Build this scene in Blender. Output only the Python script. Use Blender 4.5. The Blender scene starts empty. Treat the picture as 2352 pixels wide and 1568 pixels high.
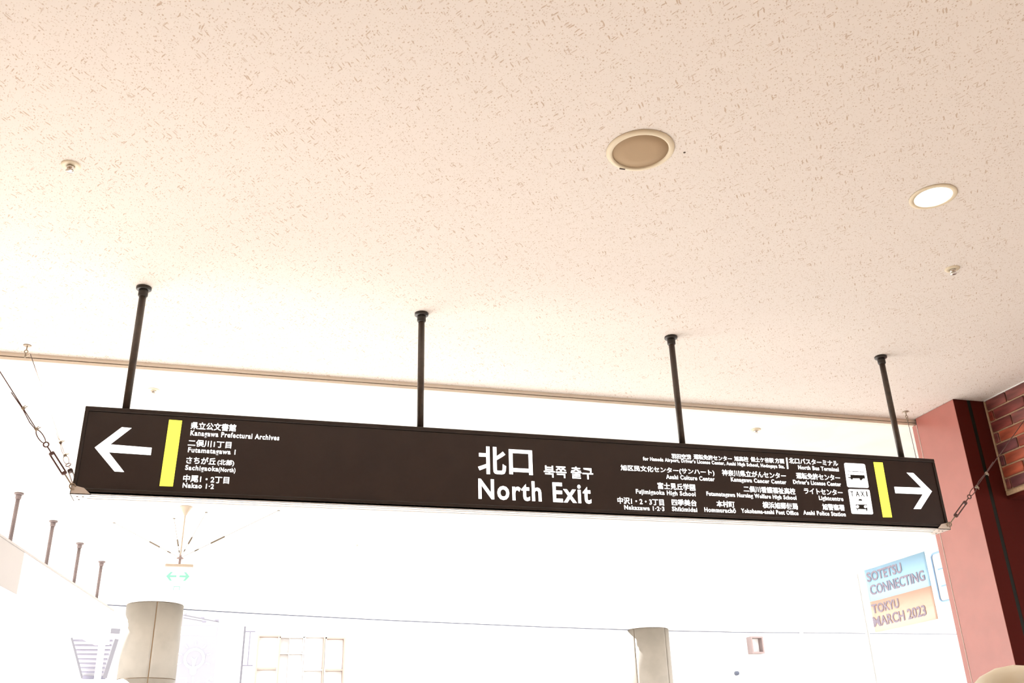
import bpy, bmesh, math, random
from mathutils import Vector, Matrix, Euler
random.seed(7)
SC = bpy.context.scene
C = SC.collection
EYE = 1.55                      # eye height above the floor
# ------------------------------------------------------------------ camera
F_PX = 2165.675647331085
CR = Vector((0.9634267396187742, -0.26644504636186433, -0.02856492003774148))
CU = Vector((-0.08495974811471915, -0.40480882518171557, 0.9104458557516107))
CF = Vector((0.2541471199675929, 0.8747210139948756, 0.4126407506390452))
cd = bpy.data.cameras.new('camera'); cam = bpy.data.objects.new('camera', cd); C.objects.link(cam)
cd.sensor_fit = 'HORIZONTAL'; cd.sensor_width = 36.0; cd.lens = F_PX / 2352 * 36.0
cd.clip_start = 0.05; cd.clip_end = 500
M3 = Matrix((CR, CU, -CF)).transposed()
cam.matrix_world = Matrix.Translation((0, 0, EYE)) @ M3.to_4x4()
SC.camera = cam
# ------------------------------------------------------------------ world, sun, exposure
W = bpy.data.worlds.new('sky'); SC.world = W; W.use_nodes = True
bg = W.node_tree.nodes['Background']
bg.inputs[0].default_value = (1.0, 1.0, 1.0, 1); bg.inputs[1].default_value = 2.6
sl = bpy.data.lights.new('sun', 'SUN'); sun = bpy.data.objects.new('sun', sl); C.objects.link(sun)
sl.energy = 25.0; sl.angle = math.radians(1.0); sl.color = (1.0, 0.98, 0.955)
sd = Vector((-0.62, 0.74, 0.64)).normalized()         # towards the sun
sun.rotation_euler = sd.to_track_quat('Z', 'Y').to_euler(); sun.location = (-30, 20, 40)
SC.view_settings.view_transform = 'Standard'; SC.view_settings.look = 'None'
SC.view_settings.exposure = 0.28; SC.view_settings.gamma = 1.0
SC.view_settings.use_curve_mapping = False

# ------------------------------------------------------------------ pixel of the photograph -> point in the place
E0 = Vector((0, 0, EYE))
def ray(px, py): return CF + CR * ((px - 1176) / F_PX) - CU * ((py - 784) / F_PX)
def at_z(px, py, z): d = ray(px, py); return E0 + d * ((z - EYE) / d.z)
def at_y(px, py, y): d = ray(px, py); return E0 + d * (y / d.y)
def at_x(px, py, x): d = ray(px, py); return E0 + d * (x / d.x)
def at_plane(px, py, p0, n): d = ray(px, py); return E0 + d * ((p0 - E0).dot(n) / d.dot(n))

# ------------------------------------------------------------------ materials
def srgb(r, g, b):
    f = lambda c: c / 12.92 if c <= 0.04045 else ((c + 0.055) / 1.055) ** 2.4
    return (f(r / 255), f(g / 255), f(b / 255), 1)
def mat(name, col, rough=0.6, metal=0.0, emit=None, es=0.0, spec=0.5):
    m = bpy.data.materials.new(name); m.use_nodes = True
    b = m.node_tree.nodes['Principled BSDF']
    b.inputs['Base Color'].default_value = (*col[:3], 1); b.inputs['Roughness'].default_value = rough
    b.inputs['Metallic'].default_value = metal; b.inputs['Specular IOR Level'].default_value = spec
    if emit: b.inputs['Emission Color'].default_value = (*emit[:3], 1); b.inputs['Emission Strength'].default_value = es
    return m
class NT:
    def __init__(s, m): s.t = m.node_tree; s.b = s.t.nodes['Principled BSDF']
    def n(s, ty, **k):
        x = s.t.nodes.new(ty)
        for a, v in k.items():
            if a.startswith('i_'):
                kk = a[2:]; x.inputs[int(kk) if kk.isdigit() else kk].default_value = v
            else: setattr(x, a, v)
        return x
    def l(s, a, b): s.t.links.new(a, b)
    def math(s, op, a, b=None, c=None):
        x = s.t.nodes.new('ShaderNodeMath'); x.operation = op
        for i, v in enumerate((a, b, c)):
            if v is None: continue
            if isinstance(v, (int, float)): x.inputs[i].default_value = v
            else: s.l(v, x.inputs[i])
        return x.outputs[0]
    def ramp(s, v, lo, hi):      # smooth 0..1 between lo and hi
        x = s.t.nodes.new('ShaderNodeMapRange'); x.interpolation_type = 'SMOOTHSTEP'
        s.l(v, x.inputs[0]); x.inputs[1].default_value = lo; x.inputs[2].default_value = hi
        return x.outputs[0]
def mottled(name, col, col2, scale, rough, bump=0.0, spec=0.5, detail=4):
    m = mat(name, col, rough, spec=spec); k = NT(m)
    tc = k.n('ShaderNodeTexCoord'); no = k.n('ShaderNodeTexNoise', i_Scale=scale, i_Detail=detail)
    k.l(tc.outputs['Object'], no.inputs['Vector'])
    mx = k.n('ShaderNodeMix', data_type='RGBA'); mx.inputs['A'].default_value = (*col[:3], 1); mx.inputs['B'].default_value = (*col2[:3], 1)
    k.l(k.ramp(no.outputs[0], .35, .65), mx.inputs['Factor']); k.l(mx.outputs['Result'], k.b.inputs['Base Color'])
    if bump:
        bp = k.n('ShaderNodeBump', i_Strength=bump, i_Distance=.002); k.l(no.outputs[0], bp.inputs['Height']); k.l(bp.outputs[0], k.b.inputs['Normal'])
    return m
def ceiling_material():
    m = mat('fissured_board', (.745, .69, .645), 0.9, spec=.2); k = NT(m)
    tc = k.n('ShaderNodeTexCoord'); P = tc.outputs['Object']
    warp = k.n('ShaderNodeTexNoise', i_Scale=30.0, i_Detail=2.0); k.l(P, warp.inputs['Vector'])
    ws = k.n('ShaderNodeVectorMath', operation='MULTIPLY_ADD'); k.l(warp.outputs['Color'], ws.inputs[0])
    ws.inputs[1].default_value = (.014, .014, 0); k.l(P, ws.inputs[2])
    def strokes(rot, lx, ly, thr, keep, seed):
        rt = k.n('ShaderNodeMapping'); rt.inputs['Rotation'].default_value = (0, 0, -rot); k.l(ws.outputs[0], rt.inputs['Vector'])
        mp = k.n('ShaderNodeMapping')
        mp.inputs['Scale'].default_value = (1 / lx, 1 / ly, 1); mp.inputs['Location'].default_value = (seed, seed * 1.7, .5)
        k.l(rt.outputs[0], mp.inputs['Vector'])
        v = k.n('ShaderNodeTexVoronoi', voronoi_dimensions='2D', i_Scale=1.0, i_Randomness=1.0); k.l(mp.outputs[0], v.inputs['Vector'])
        sp = k.n('ShaderNodeSeparateColor'); k.l(v.outputs['Color'], sp.inputs[0])
        size = k.math('MULTIPLY', k.ramp(sp.outputs[0], 1 - keep, 1.0), thr)
        d = k.math('SUBTRACT', size, v.outputs['Distance'])
        return k.ramp(d, 0.0, thr * .35)
    cl = k.n('ShaderNodeTexNoise', i_Scale=5.0, i_Detail=2.0); k.l(P, cl.inputs['Vector'])
    dens = k.ramp(cl.outputs[0], .30, .62)
    pits = strokes(.3, .0085, .0085, .36, .75, 3.1)
    pits2 = strokes(1.3, .019, .014, .26, .5, 9.4)
    f1 = strokes(.93, .078, .0145, .24, .42, 5.2)
    f2 = strokes(-1.05, .070, .0135, .24, .36, 12.8)
    a = k.math('MAXIMUM', k.math('MULTIPLY', pits, .55), k.math('MULTIPLY', pits2, .9))
    a = k.math('MAXIMUM', a, k.math('MULTIPLY', k.math('MAXIMUM', f1, f2), dens))
    mx = k.n('ShaderNodeMix', data_type='RGBA'); mx.inputs['A'].default_value = (.745, .69, .645, 1); mx.inputs['B'].default_value = (.50, .38, .29, 1)
    k.l(k.math('MULTIPLY', a, .85), mx.inputs['Factor']); k.l(mx.outputs['Result'], k.b.inputs['Base Color'])
    bp = k.n('ShaderNodeBump', i_Strength=.35, i_Distance=.002); bp.invert = True; k.l(a, bp.inputs['Height']); k.l(bp.outputs[0], k.b.inputs['Normal'])
    return m
def brick_material(name, cols, rough=.30):
    m = mat(name, cols[0], rough, spec=.5); k = NT(m)
    oi = k.n('ShaderNodeObjectInfo'); cr = k.n('ShaderNodeValToRGB'); cr.color_ramp.interpolation = 'CONSTANT'
    el = cr.color_ramp.elements
    while len(el) < len(cols): el.new(.5)
    for i, c in enumerate(cols): el[i].position = i / len(cols); el[i].color = (*c[:3], 1)
    k.l(oi.outputs['Random'], cr.inputs[0])
    tc = k.n('ShaderNodeTexCoord'); mp = k.n('ShaderNodeMapping'); mp.inputs['Scale'].default_value = (4, 4, 22)
    k.l(tc.outputs['Object'], mp.inputs['Vector'])
    ad = k.n('ShaderNodeVectorMath', operation='ADD'); k.l(mp.outputs[0], ad.inputs[0]); k.l(oi.outputs['Location'], ad.inputs[1])
    no = k.n('ShaderNodeTexNoise', i_Scale=1.2, i_Detail=3.0); k.l(ad.outputs[0], no.inputs['Vector'])
    mx = k.n('ShaderNodeMix', data_type='RGBA', blend_type='MULTIPLY'); mx.inputs['Factor'].default_value = 1
    g = k.n('ShaderNodeValToRGB'); g.color_ramp.elements[0].position = .3; g.color_ramp.elements[0].color = (.42, .38, .45, 1)
    g.color_ramp.elements[1].position = .7; g.color_ramp.elements[1].color = (1.1, 1.0, 1.0, 1)
    k.l(no.outputs[0], g.inputs[0]); k.l(cr.outputs[0], mx.inputs['A']); k.l(g.outputs[0], mx.inputs['B'])
    k.l(mx.outputs['Result'], k.b.inputs['Base Color'])
    return m
M = {}
M['board'] = ceiling_material()
M['far_board'] = mottled('pale_board', (.86, .84, .80), (.82, .79, .75), 3, .85)
M['cream_metal'] = mat('cream_trim', (.86, .76, .64), .5)
M['groove'] = mat('dark_groove', (.10, .07, .055), .8)
M['roof'] = mottled('roof_slab', (.45, .44, .42), (.4, .39, .37), 2, .9)
M['floor'] = mottled('warm_tile', (.52, .43, .35), (.47, .39, .31), 1.5, .45)
M['pale_stone'] = mottled('pale_granite', (.70, .685, .665), (.65, .635, .615), .9, .6)
M['plaza'] = mottled('plaza_stone', (.62, .59, .55), (.55, .52, .48), .7, .8)
M['plaster'] = mottled('tan_plaster', (.50, .37, .27), (.45, .33, .24), 2, .8)
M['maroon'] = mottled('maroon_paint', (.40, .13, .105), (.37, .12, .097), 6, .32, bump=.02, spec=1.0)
M['maroon_shaded'] = mat('maroon_shade_tint', (.085, .013, .010), .9, spec=.06)  # the pillar's red paint with the shade of its front put into the colour
M['joint'] = mat('black_joint', (.010, .011, .008), .7, spec=.2)
M['mortar'] = mottled('mortar', (.50, .35, .22), (.42, .29, .18), 60, .9, bump=.3)
M['brick'] = brick_material('glazed_brick', [(.36, .080, .042), (.21, .055, .045), (.40, .10, .05), (.17, .065, .065), (.31, .06, .032), (.25, .085, .07)])
M['sign_black'] = mottled('sign_face', (.030, .0175, .0145), (.034, .020, .016), 8, .38, spec=.45)
M['sign_frame'] = mat('sign_frame', (.030, .019, .015), .45, spec=.4)
M['white_lit'] = mat('lit_white', (.9, .9, .9), .5, emit=(1, 1, 1), es=1.6)
M['yellow_lit'] = mat('lit_yellow', (.9, .85, .1), .5, emit=(1.0, 1.0, .085), es=1.0)
M['ink'] = mat('black_ink', (.028, .022, .018), .6, spec=.2)
M['alu'] = mat('brushed_aluminium', (.80, .78, .76), .35, spec=.5)
M['rod'] = mottled('bronze_rod', (.066, .045, .033), (.050, .036, .027), 40, .40, spec=.5)
M['flange'] = mat('black_flange', (.022, .016, .013), .4)
M['farrod'] = mottled('grey_rod', (.16, .12, .12), (.13, .10, .10), 30, .5)
M['steel'] = mat('galvanised_steel', (.34, .27, .20), .4, metal=.3)
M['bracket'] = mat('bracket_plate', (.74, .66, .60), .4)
M['wire'] = mat('rusty_wire', (.11, .05, .045), .5)
M['pale_wire'] = mat('pale_wire', (.10, .06, .055), .5)
M['chrome'] = mat('chrome', (.75, .73, .70), .15, metal=1.0)
M['cream'] = mat('cream_plastic', (.72, .63, .47), .45)
M['mesh'] = mottled('speaker_cloth', (.40, .285, .175), (.385, .275, .17), 300, .8)
M['reflector'] = mat('reflector', (.9, .88, .82), .25, metal=.3)
M['lamp'] = mat('lamp_glow', (1, 1, 1), .5, emit=(1, .93, .78), es=14.0)
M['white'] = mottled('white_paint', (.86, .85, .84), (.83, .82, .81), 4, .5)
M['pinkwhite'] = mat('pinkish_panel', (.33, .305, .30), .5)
M['stone'] = mottled('beige_stone', (.205, .182, .155), (.185, .165, .14), 5, .55)
M['stone_gap'] = mat('stone_gap', (.30, .19, .10), .8)
M['green_lit'] = mat('green_print', (.22, .62, .46), .5)
M['exit_white'] = mat('exit_panel', (.85, .87, .86), .5, emit=(1, 1, 1), es=.5)
M['exit_cream'] = mat('exit_housing', (.42, .35, .28), .5)
M['sky_blue'] = mat('sky_blue_print', (.33, .56, .76), .4)
M['orange'] = mat('orange_print', (.68, .46, .36), .4)
M['grey_ink'] = mat('grey_print', (.27, .23, .30), .5)
M['outline_blue'] = mat('blue_outline', (.28, .46, .72), .4)
M['faint'] = mat('faint_frame', (.58, .54, .52), .6)
M['stair_back'] = mat('stair_back', (.36, .345, .36), .7)
M['stay'] = mat('stay_metal', (.13, .10, .07), .5)
M['facade'] = mottled('white_render', (.84, .84, .84), (.80, .80, .80), .5, .8)
M['lavender'] = mat('lavender_shade', (.20, .19, .235), .6)
M['slat'] = mat('pale_slat', (.145, .14, .16), .6)
M['pink_frame'] = mat('pink_frame', (.28, .21, .20), .6)
M['orange_frame'] = mat('peach_frame', (.42, .32, .27), .6)
M['banner'] = mat('pale_banner', (.262, .26, .295), .6)
M['bluegrey'] = mat('blue_grey', (.09, .10, .14), .5)
M['skin'] = mat('skin', (.60, .38, .28), .5); M['hair'] = mat('hair', (.03, .02, .015), .5)
M['hat'] = mottled('cream_hat_cloth', (.88, .85, .74), (.82, .76, .60), 14, .9, bump=.3)
M['jacket'] = mottled('beige_jacket', (.5, .43, .33), (.46, .4, .3), 20, .9); M['trousers'] = mat('navy_trousers', (.03, .04, .07), .9)
M['shoe'] = mat('white_shoe', (.7, .7, .68), .6)
def glass_material():
    m = bpy.data.materials.new('clear_glass'); m.use_nodes = True; t = m.node_tree; t.nodes.clear()
    o = t.nodes.new('ShaderNodeOutputMaterial'); mx = t.nodes.new('ShaderNodeMixShader'); tr = t.nodes.new('ShaderNodeBsdfTransparent'); gl = t.nodes.new('ShaderNodeBsdfGlossy')
    mx.inputs[0].default_value = .05
    gl.inputs['Roughness'].default_value = .02; tr.inputs[0].default_value = (.96, .97, .97, 1)
    t.links.new(tr.outputs[0], mx.inputs[1]); t.links.new(gl.outputs[0], mx.inputs[2]); t.links.new(mx.outputs[0], o.inputs[0])
    return m
M['glass'] = glass_material()

# ------------------------------------------------------------------ object helpers
ORG = {}
def thing(name, label, cat, loc, group=None):
    o = bpy.data.objects.new(name, None); C.objects.link(o); o.location = loc; o.empty_display_size = .05
    ORG[o.name] = Vector(loc); o['label'] = label; o['category'] = cat
    if group: o['group'] = group
    return o
def tag(o, label, cat, group=None):
    o['label'] = label; o['category'] = cat
    if group: o['group'] = group
    return o
class B:
    """collects shapes given in world coordinates"""
    def __init__(s): s.v = []; s.f = []; s.sm = []
    def add(s, vs, fs, smooth=False):
        n = len(s.v); s.v += [Vector(v) for v in vs]; s.f += [[i + n for i in f] for f in fs]; s.sm += [smooth] * len(fs); return s
    def box(s, a, b, bev=0.0):
        x0, y0, z0 = [min(p, q) for p, q in zip(a, b)]; x1, y1, z1 = [max(p, q) for p, q in zip(a, b)]
        if bev <= 0:
            vs = [(x, y, z) for z in (z0, z1) for y in (y0, y1) for x in (x0, x1)]
            return s.add(vs, [(0, 2, 3, 1), (4, 5, 7, 6), (0, 1, 5, 4), (2, 6, 7, 3), (0, 4, 6, 2), (1, 3, 7, 5)])
        bm = bmesh.new(); bmesh.ops.create_cube(bm, size=1)
        for v in bm.verts: v.co = Vector(((x0 + x1) / 2 + v.co.x * (x1 - x0), (y0 + y1) / 2 + v.co.y * (y1 - y0), (z0 + z1) / 2 + v.co.z * (z1 - z0)))
        bmesh.ops.bevel(bm, geom=bm.edges[:], offset=bev, segments=1, affect='EDGES'); bm.verts.index_update()
        s.add([v.co.copy() for v in bm.verts], [[v.index for v in f.verts] for f in bm.faces]); bm.free(); return s
    def tube(s, pts, r, n=10, closed=False, caps=True):
        pts = [Vector(p) for p in pts]; N = len(pts); rings = []; prev = None
        for i, p in enumerate(pts):
            a = pts[(i - 1) % N] if (closed or i > 0) else p; b = pts[(i + 1) % N] if (closed or i < N - 1) else p
            t = (b - a).normalized()
            u = prev - t * prev.dot(t) if prev is not None else t.orthogonal()
            if u.length < 1e-6: u = t.orthogonal()
            u.normalize(); prev = u; w = t.cross(u)
            rr = r[i] if isinstance(r, (list, tuple)) else r
            rings.append([p + (u * math.cos(2 * math.pi * k / n) + w * math.sin(2 * math.pi * k / n)) * rr for k in range(n)])
        fs = []
        for i in range(N if closed else N - 1):
            j = (i + 1) % N
            for k in range(n): fs.append((i * n + k, i * n + (k + 1) % n, j * n + (k + 1) % n, j * n + k))
        s.add([v for g in rings for v in g], fs, True)
        if caps and not closed:
            s.add(rings[0], [list(range(n))[::-1]]); s.add(rings[-1], [list(range(n))])
        return s
    def lathe(s, c, prof, n=40, axis=Vector((0, 0, 1)), smooth=True):
        c = Vector(c); axis = Vector(axis).normalized(); u = axis.orthogonal().normalized(); w = axis.cross(u); vs = []; fs = []; m = len(prof)
        for k in range(n):
            d = u * math.cos(2 * math.pi * k / n) + w * math.sin(2 * math.pi * k / n)
            for r, h in prof: vs.append(c + d * r + axis * h)
        for k in range(n):
            for i in range(m - 1): a = k * m + i; b = ((k + 1) % n) * m + i; fs.append((a, b, b + 1, a + 1))
        s.add(vs, fs, smooth); return s
    def prism(s, pts, d):
        pts = [Vector(p) for p in pts]; d = Vector(d); n = len(pts)
        s.add(pts + [p + d for p in pts], [list(range(n))[::-1], [i + n for i in range(n)]] + [(i, (i + 1) % n, (i + 1) % n + n, i + n) for i in range(n)]); return s
    def mesh(s, name, m, org=Vector((0, 0, 0))):
        me = bpy.data.meshes.new(name); me.from_pydata([v - org for v in s.v], [], s.f); me.polygons.foreach_set('use_smooth', s.sm)
        bm = bmesh.new(); bm.from_mesh(me); bmesh.ops.recalc_face_normals(bm, faces=bm.faces); bm.to_mesh(me); bm.free()
        me.materials.append(m); return me
    def obj(s, name, m, parent=None, org=None, kind=None, label=None):
        if org is None: org = ORG[parent.name] if parent else Vector((0, 0, 0))
        o = bpy.data.objects.new(name, s.mesh(name, m, org)); C.objects.link(o)
        if parent: o.parent = parent
        else: o.location = org
        ORG[o.name] = Vector(org)
        if kind: o['kind'] = kind
        if label: o['label'] = label
        return o
def ring_pts(c, u, w, r, n=16, r2=None): return [Vector(c) + u * (r * math.cos(2 * math.pi * k / n)) + w * ((r2 or r) * math.sin(2 * math.pi * k / n)) for k in range(n)]
def copy_tree(o, off, parent=None):
    c = o.copy(); C.objects.link(c)
    if parent: c.parent = parent
    else: c.location = o.location + off
    ORG[c.name] = ORG[o.name] + off
    for ch in [x for x in bpy.data.objects if x.parent == o]: copy_tree(ch, off, c)
    return c

# ------------------------------------------------------------------ heights and planes
ZC = EYE + 2.25                 # near ceiling
ZL = ZC - 0.045                 # far ceiling, one step lower
YB = 5.506                      # where the step runs
XP, YP = 4.645, 5.07            # near left edge of the red pillar
XB = 4.893                      # face of the brick header
edge_px = [(-1.758, 14.212), (-.895, 14.481), (.125, 14.805), (2.366, 15.40), (5.076, 15.98), (6.863, 16.269), (9.033, 16.45), (13.865, 16.50), (14.6, 16.5)]
edge = [(-3.3, 13.72)] + edge_px

# ------------------------------------------------------------------ setting
B().box((-3.3, -4, -.2), (7.2, 1.4, 0)).obj('floor', M['floor'], kind='structure')
B().box((-3.3, 1.4, -.2), (14.6, 16, -.002)).obj('floor', M['pale_stone'], kind='structure')
B().box((-60, -30, -.22), (80, 70, -.03)).obj('plaza_ground', M['plaza'], kind='structure')
# near ceiling with two round openings for the lamps
LAMPS = [at_z(2143, 451, ZC), at_z(-46, 727, ZC), Vector((2.75, -.6, ZC)), Vector((-.2, -1.6, ZC)), Vector((5.9, 1.6, ZC)), Vector((5.9, -2, ZC))]
RL = .083
def ceiling_sheet():
    bm = bmesh.new(); outs = []
    def loop(pts):
        vs = [bm.verts.new(p) for p in pts]
        for i in range(len(vs)): outs.append(bm.edges.new((vs[i], vs[(i + 1) % len(vs)])))
    loop([(-3.3, -4, ZC), (7.2, -4, ZC), (7.2, YB, ZC), (-3.3, YB, ZC)])
    for c in LAMPS: loop([(c.x + RL * math.cos(t * math.pi / 24), c.y + RL * math.sin(t * math.pi / 24), ZC) for t in range(48)])
    bmesh.ops.triangle_fill(bm, edges=outs, use_beauty=True, use_dissolve=False)
    for f in bm.faces:
        if f.normal.z > 0: f.normal_flip()
    me = bpy.data.meshes.new('ceiling'); bm.to_mesh(me); bm.free(); me.materials.append(M['board'])
    o = bpy.data.objects.new('ceiling', me); C.objects.link(o); o['kind'] = 'structure'; ORG[o.name] = Vector((0, 0, 0))
    return o
ceiling_sheet()
# far ceiling: slab with the curved outer edge
poly = [(-3.3, YB + .031, 0)] + [(x, y, 0) for x, y in edge] + [(14.6, YB + .031, 0)]
B().prism([(x, y, ZL) for x, y, _ in poly], (0, 0, .05)).obj('ceiling', M['far_board'], kind='structure')
B().prism([(-3.3, -4, ZC + .22), (-3.3, YB, ZC + .22)] + [(x, y, ZC + .22) for x, y in edge] + [(14.6, YB, ZC + .22), (7.4, YB, ZC + .22), (7.4, -4, ZC + .22)], (0, 0, .25)).obj('roof', M['roof'], kind='structure')
fb = B()
for (a, b) in zip(edge[:-1], edge[1:]): fb.prism([(a[0], a[1], ZL + .0), (b[0], b[1], ZL + .0), (b[0], b[1] + .05, ZL + .0), (a[0], a[1] + .05, ZL + .0)], (0, 0, .47))
fb.obj('trim_1', M['white'], kind='structure')
B().tube([(x, y - .01, ZL - .004) for x, y in edge], .011, 6).obj('trim_2', M['bluegrey'], kind='structure')
# step trim between the two ceilings: two cream profiles with a dark groove between them
B().box((-3.3, YB, ZC - .021), (XP + .02, YB + .03, ZC + .03), .002).obj('trim_3', M['cream_metal'], kind='structure')
B().box((-3.3, YB + .008, ZC - .026), (XP + .02, YB + .03, ZC - .021)).obj('trim_4', M['groove'], kind='structure')
B().box((-3.3, YB, ZL), (XP + .02, YB + .03, ZC - .026), .002).obj('trim_5', M['cream_metal'], kind='structure')
# walls round the near hall
B().box((-3.5, -4, 0), (-3.3, 6.6, ZC)).obj('wall_left', M['plaster'], kind='structure')
B().box((-3.5, -4.2, 0), (7.4, -4, ZC)).obj('wall_back', M['plaster'], kind='structure')
B().box((7.2, -4, 0), (7.4, .6, ZC)).obj('wall_right', M['plaster'], kind='structure')
B().box((7.2, 4.5, 0), (7.4, YP, ZC)).obj('wall_right', M['maroon_shaded'], kind='structure')
B().box((7.2, .6, 3.3), (7.4, 4.5, ZC)).obj('wall_right', M['plaster'], kind='structure')  # over an unseen opening, added to let daylight onto the right of the ceiling
B().box((4.93, YP + .015, 0), (7.3, YP + .25, ZC)).obj('wall_front', M['maroon_shaded'], kind='structure')
# brick header over the opening on the right
core = B().box((XB + .008, 1.6, EYE + 1.60), (XB + .22, YP - .004, ZC - .002)).obj('wall_brick', M['mortar'], kind='structure')
B().box((XB - .002, 1.6, EYE + 1.574), (XB + .22, YP - .002, EYE + 1.602), .003).obj('edge_mortar', M['mortar'], core)
B().box((XB - .002, YP - .016, EYE + 1.602), (XB + .02, YP - .001, ZC - .004), .003).obj('edge_mortar', M['mortar'], core)
B().box((XB + .012, 1.6, EYE + 1.55), (XB + .21, YP - .004, EYE + 1.574)).obj('soffit_board', M['maroon_shaded'], core)
rowh = .0803; L = .288
bricks = {}
for r in range(8):
    zt = ZC - .008 - r * rowh; first = .190 if r % 2 == 0 else .047; y = YP - .018
    w = first
    while y - w > 1.62:
        key = round(w, 3)
        hh = rowh - .0115
        if key not in bricks:
            bricks[key] = B().box((-.008, -w / 2 + .0055, -hh / 2), (.012, w / 2 - .0055, hh / 2), .0035).mesh('brick', M['brick'])
        o = bpy.data.objects.new('brick', bricks[key]); C.objects.link(o); o.parent = core
        o.location = (XB + .004 + random.uniform(-.001, .001), y - w / 2, zt - hh / 2)
        o.rotation_euler = (random.uniform(-.004, .004), 0, random.uniform(-.006, .006))
        y -= w; w = L
B().box((XB - .006, 1.6, ZC - .008), (XB + .01, YP - .016, ZC - .001)).obj('trim_6', M['white'], kind='structure')
# red pillar
pl = thing('pillar', 'red painted square pillar with shade painted into its front, beside the brick header', 'pillar', (XP, YP, 0))
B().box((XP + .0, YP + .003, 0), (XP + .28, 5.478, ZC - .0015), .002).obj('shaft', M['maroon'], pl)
B().box((XP - .0025, 5.4785, 0), (XP + .1, 5.4825, ZL - .002), .001).obj('edge_highlight', M['bracket'], pl, label='thin pale strip painted as the edge highlight')  # pale strip stands in for the highlight along the pillar edge
B().box((XP - .0, 5.483, 0), (XP + .2, 5.53, ZL - .002), .002).obj('corner_moulding', M['maroon'], pl)
B().box((XP + .001, YP, 0), (4.757, YP + .003, ZC - .0015)).obj('front_panel', M['maroon_shaded'], pl, label='front panel with shade in its colour')
B().box((4.785, YP, 0), (4.93, YP + .003, ZC - .0015)).obj('front_panel', M['maroon_shaded'], pl)
B().box((4.757, YP + .001, 0), (4.785, YP + .0029, ZC - .0015)).obj('joint_strip', M['joint'], pl, label='black joint strip')

# ------------------------------------------------------------------ the big hanging sign
Yf, Yr = 4.458, 4.578
ZT, ZB, XL, XR = EYE + 1.5845, EYE + 1.1703, -.766, 3.8506
YS = Yf + .006
sg = thing('hanging_sign', 'long black hanging direction sign with white lettering North Exit and two arrows', 'sign', ((XL + XR) / 2, 4.518, ZB))
hz = B().box((XL, Yf + .012, ZB + .032), (XR, Yr, ZT), .003)
hz.obj('housing', M['sign_frame'], sg)
fr = .021
fo = B()
fo.box((XL, Yf, ZT - fr), (XR, Yf + .014, ZT), .002).box((XL, Yf, ZB), (XR, Yf + .014, ZB + .026), .002)
fo.box((XL, Yf, ZB + .026), (XL + .016, Yf + .014, ZT - fr), .002).box((XR - .016, Yf, ZB + .026), (XR, Yf + .014, ZT - fr), .002)
fo.obj('frame', M['sign_frame'], sg)
B().box((XL + .017, YS, ZB + .028), (XR - .017, Yf + .013, ZT - fr - .002)).obj('face_panel', M['sign_black'], sg)
w3 = (Yr - Yf) / 3
for i in range(3):
    B().box((XL + .002, Yf + w3 * i + (.0065 if i else 0), ZB + .0), (XR - .002, Yf + w3 * (i + 1) - (.0065 if i < 2 else 0), ZB + .012), .0015).obj('bottom_rail', M['alu'], sg, label='pale aluminium bottom rail')
RODX = [-.599, .810, 2.270, 3.675]
RY = 4.518
def rod(root, x, y, zt, zb, r, mr, mf, k=1.0):
    o = B().lathe((x, y, 0), [(0, zb), (r, zb), (r, zt - .05 * k), (0, zt - .05 * k)], 20).obj('rod', mr, root)
    B().lathe((x, y, zt), [(0, -.052 * k), (.019 * k, -.052 * k), (.0235 * k, -.046 * k), (.0235 * k, -.016 * k), (.020 * k, -.012 * k), (0, -.012 * k)], 24).obj('collar', mf, o)
    B().lathe((x, y, zt), [(0, -.016 * k), (.030 * k, -.016 * k), (.037 * k, -.011 * k), (.037 * k, -.0005), (0, -.0005)], 28).obj('flange', mf, o)
    return o
for x in RODX: rod(sg, x, RY, ZC, ZT - .002, .0172, M['rod'], M['flange'])
# corner brackets under the sign
for s, x in ((1, XL), (-1, XR)):
    b = B(); z = ZB - .0035
    b.prism([(x - s * .004, Yf - .004, z), (x + s * .085, Yf - .004, z), (x + s * .035, Yr + .004, z), (x - s * .004, Yr + .004, z)], (0, 0, .003))
    b.prism([(x - s * .004, Yf - .004, z), (x + s * .085, Yf - .004, z), (x + s * .05, Yf - .004, z + .03), (x - s * .004, Yf - .004, z + .042)], (0, .004, 0))
    b.prism([(x - s * .004, Yf - .004, z), (x - s * .004, Yr + .004, z), (x - s * .004, Yr + .004, z + .04), (x - s * .004, Yf - .004, z + .04)], (s * .003, 0, 0))
    br = b.obj('corner_bracket', M['bracket'], sg, label='galvanised corner bracket')
    for (dx, dy) in ((.022, .035), (.046, .035), (.022, .09)):
        B().lathe((x + s * dx, Yf + dy, z), [(0, -.002), (.0045, -.0015), (.0045, .001)], 10).obj('screw', M['groove'], br)

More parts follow.
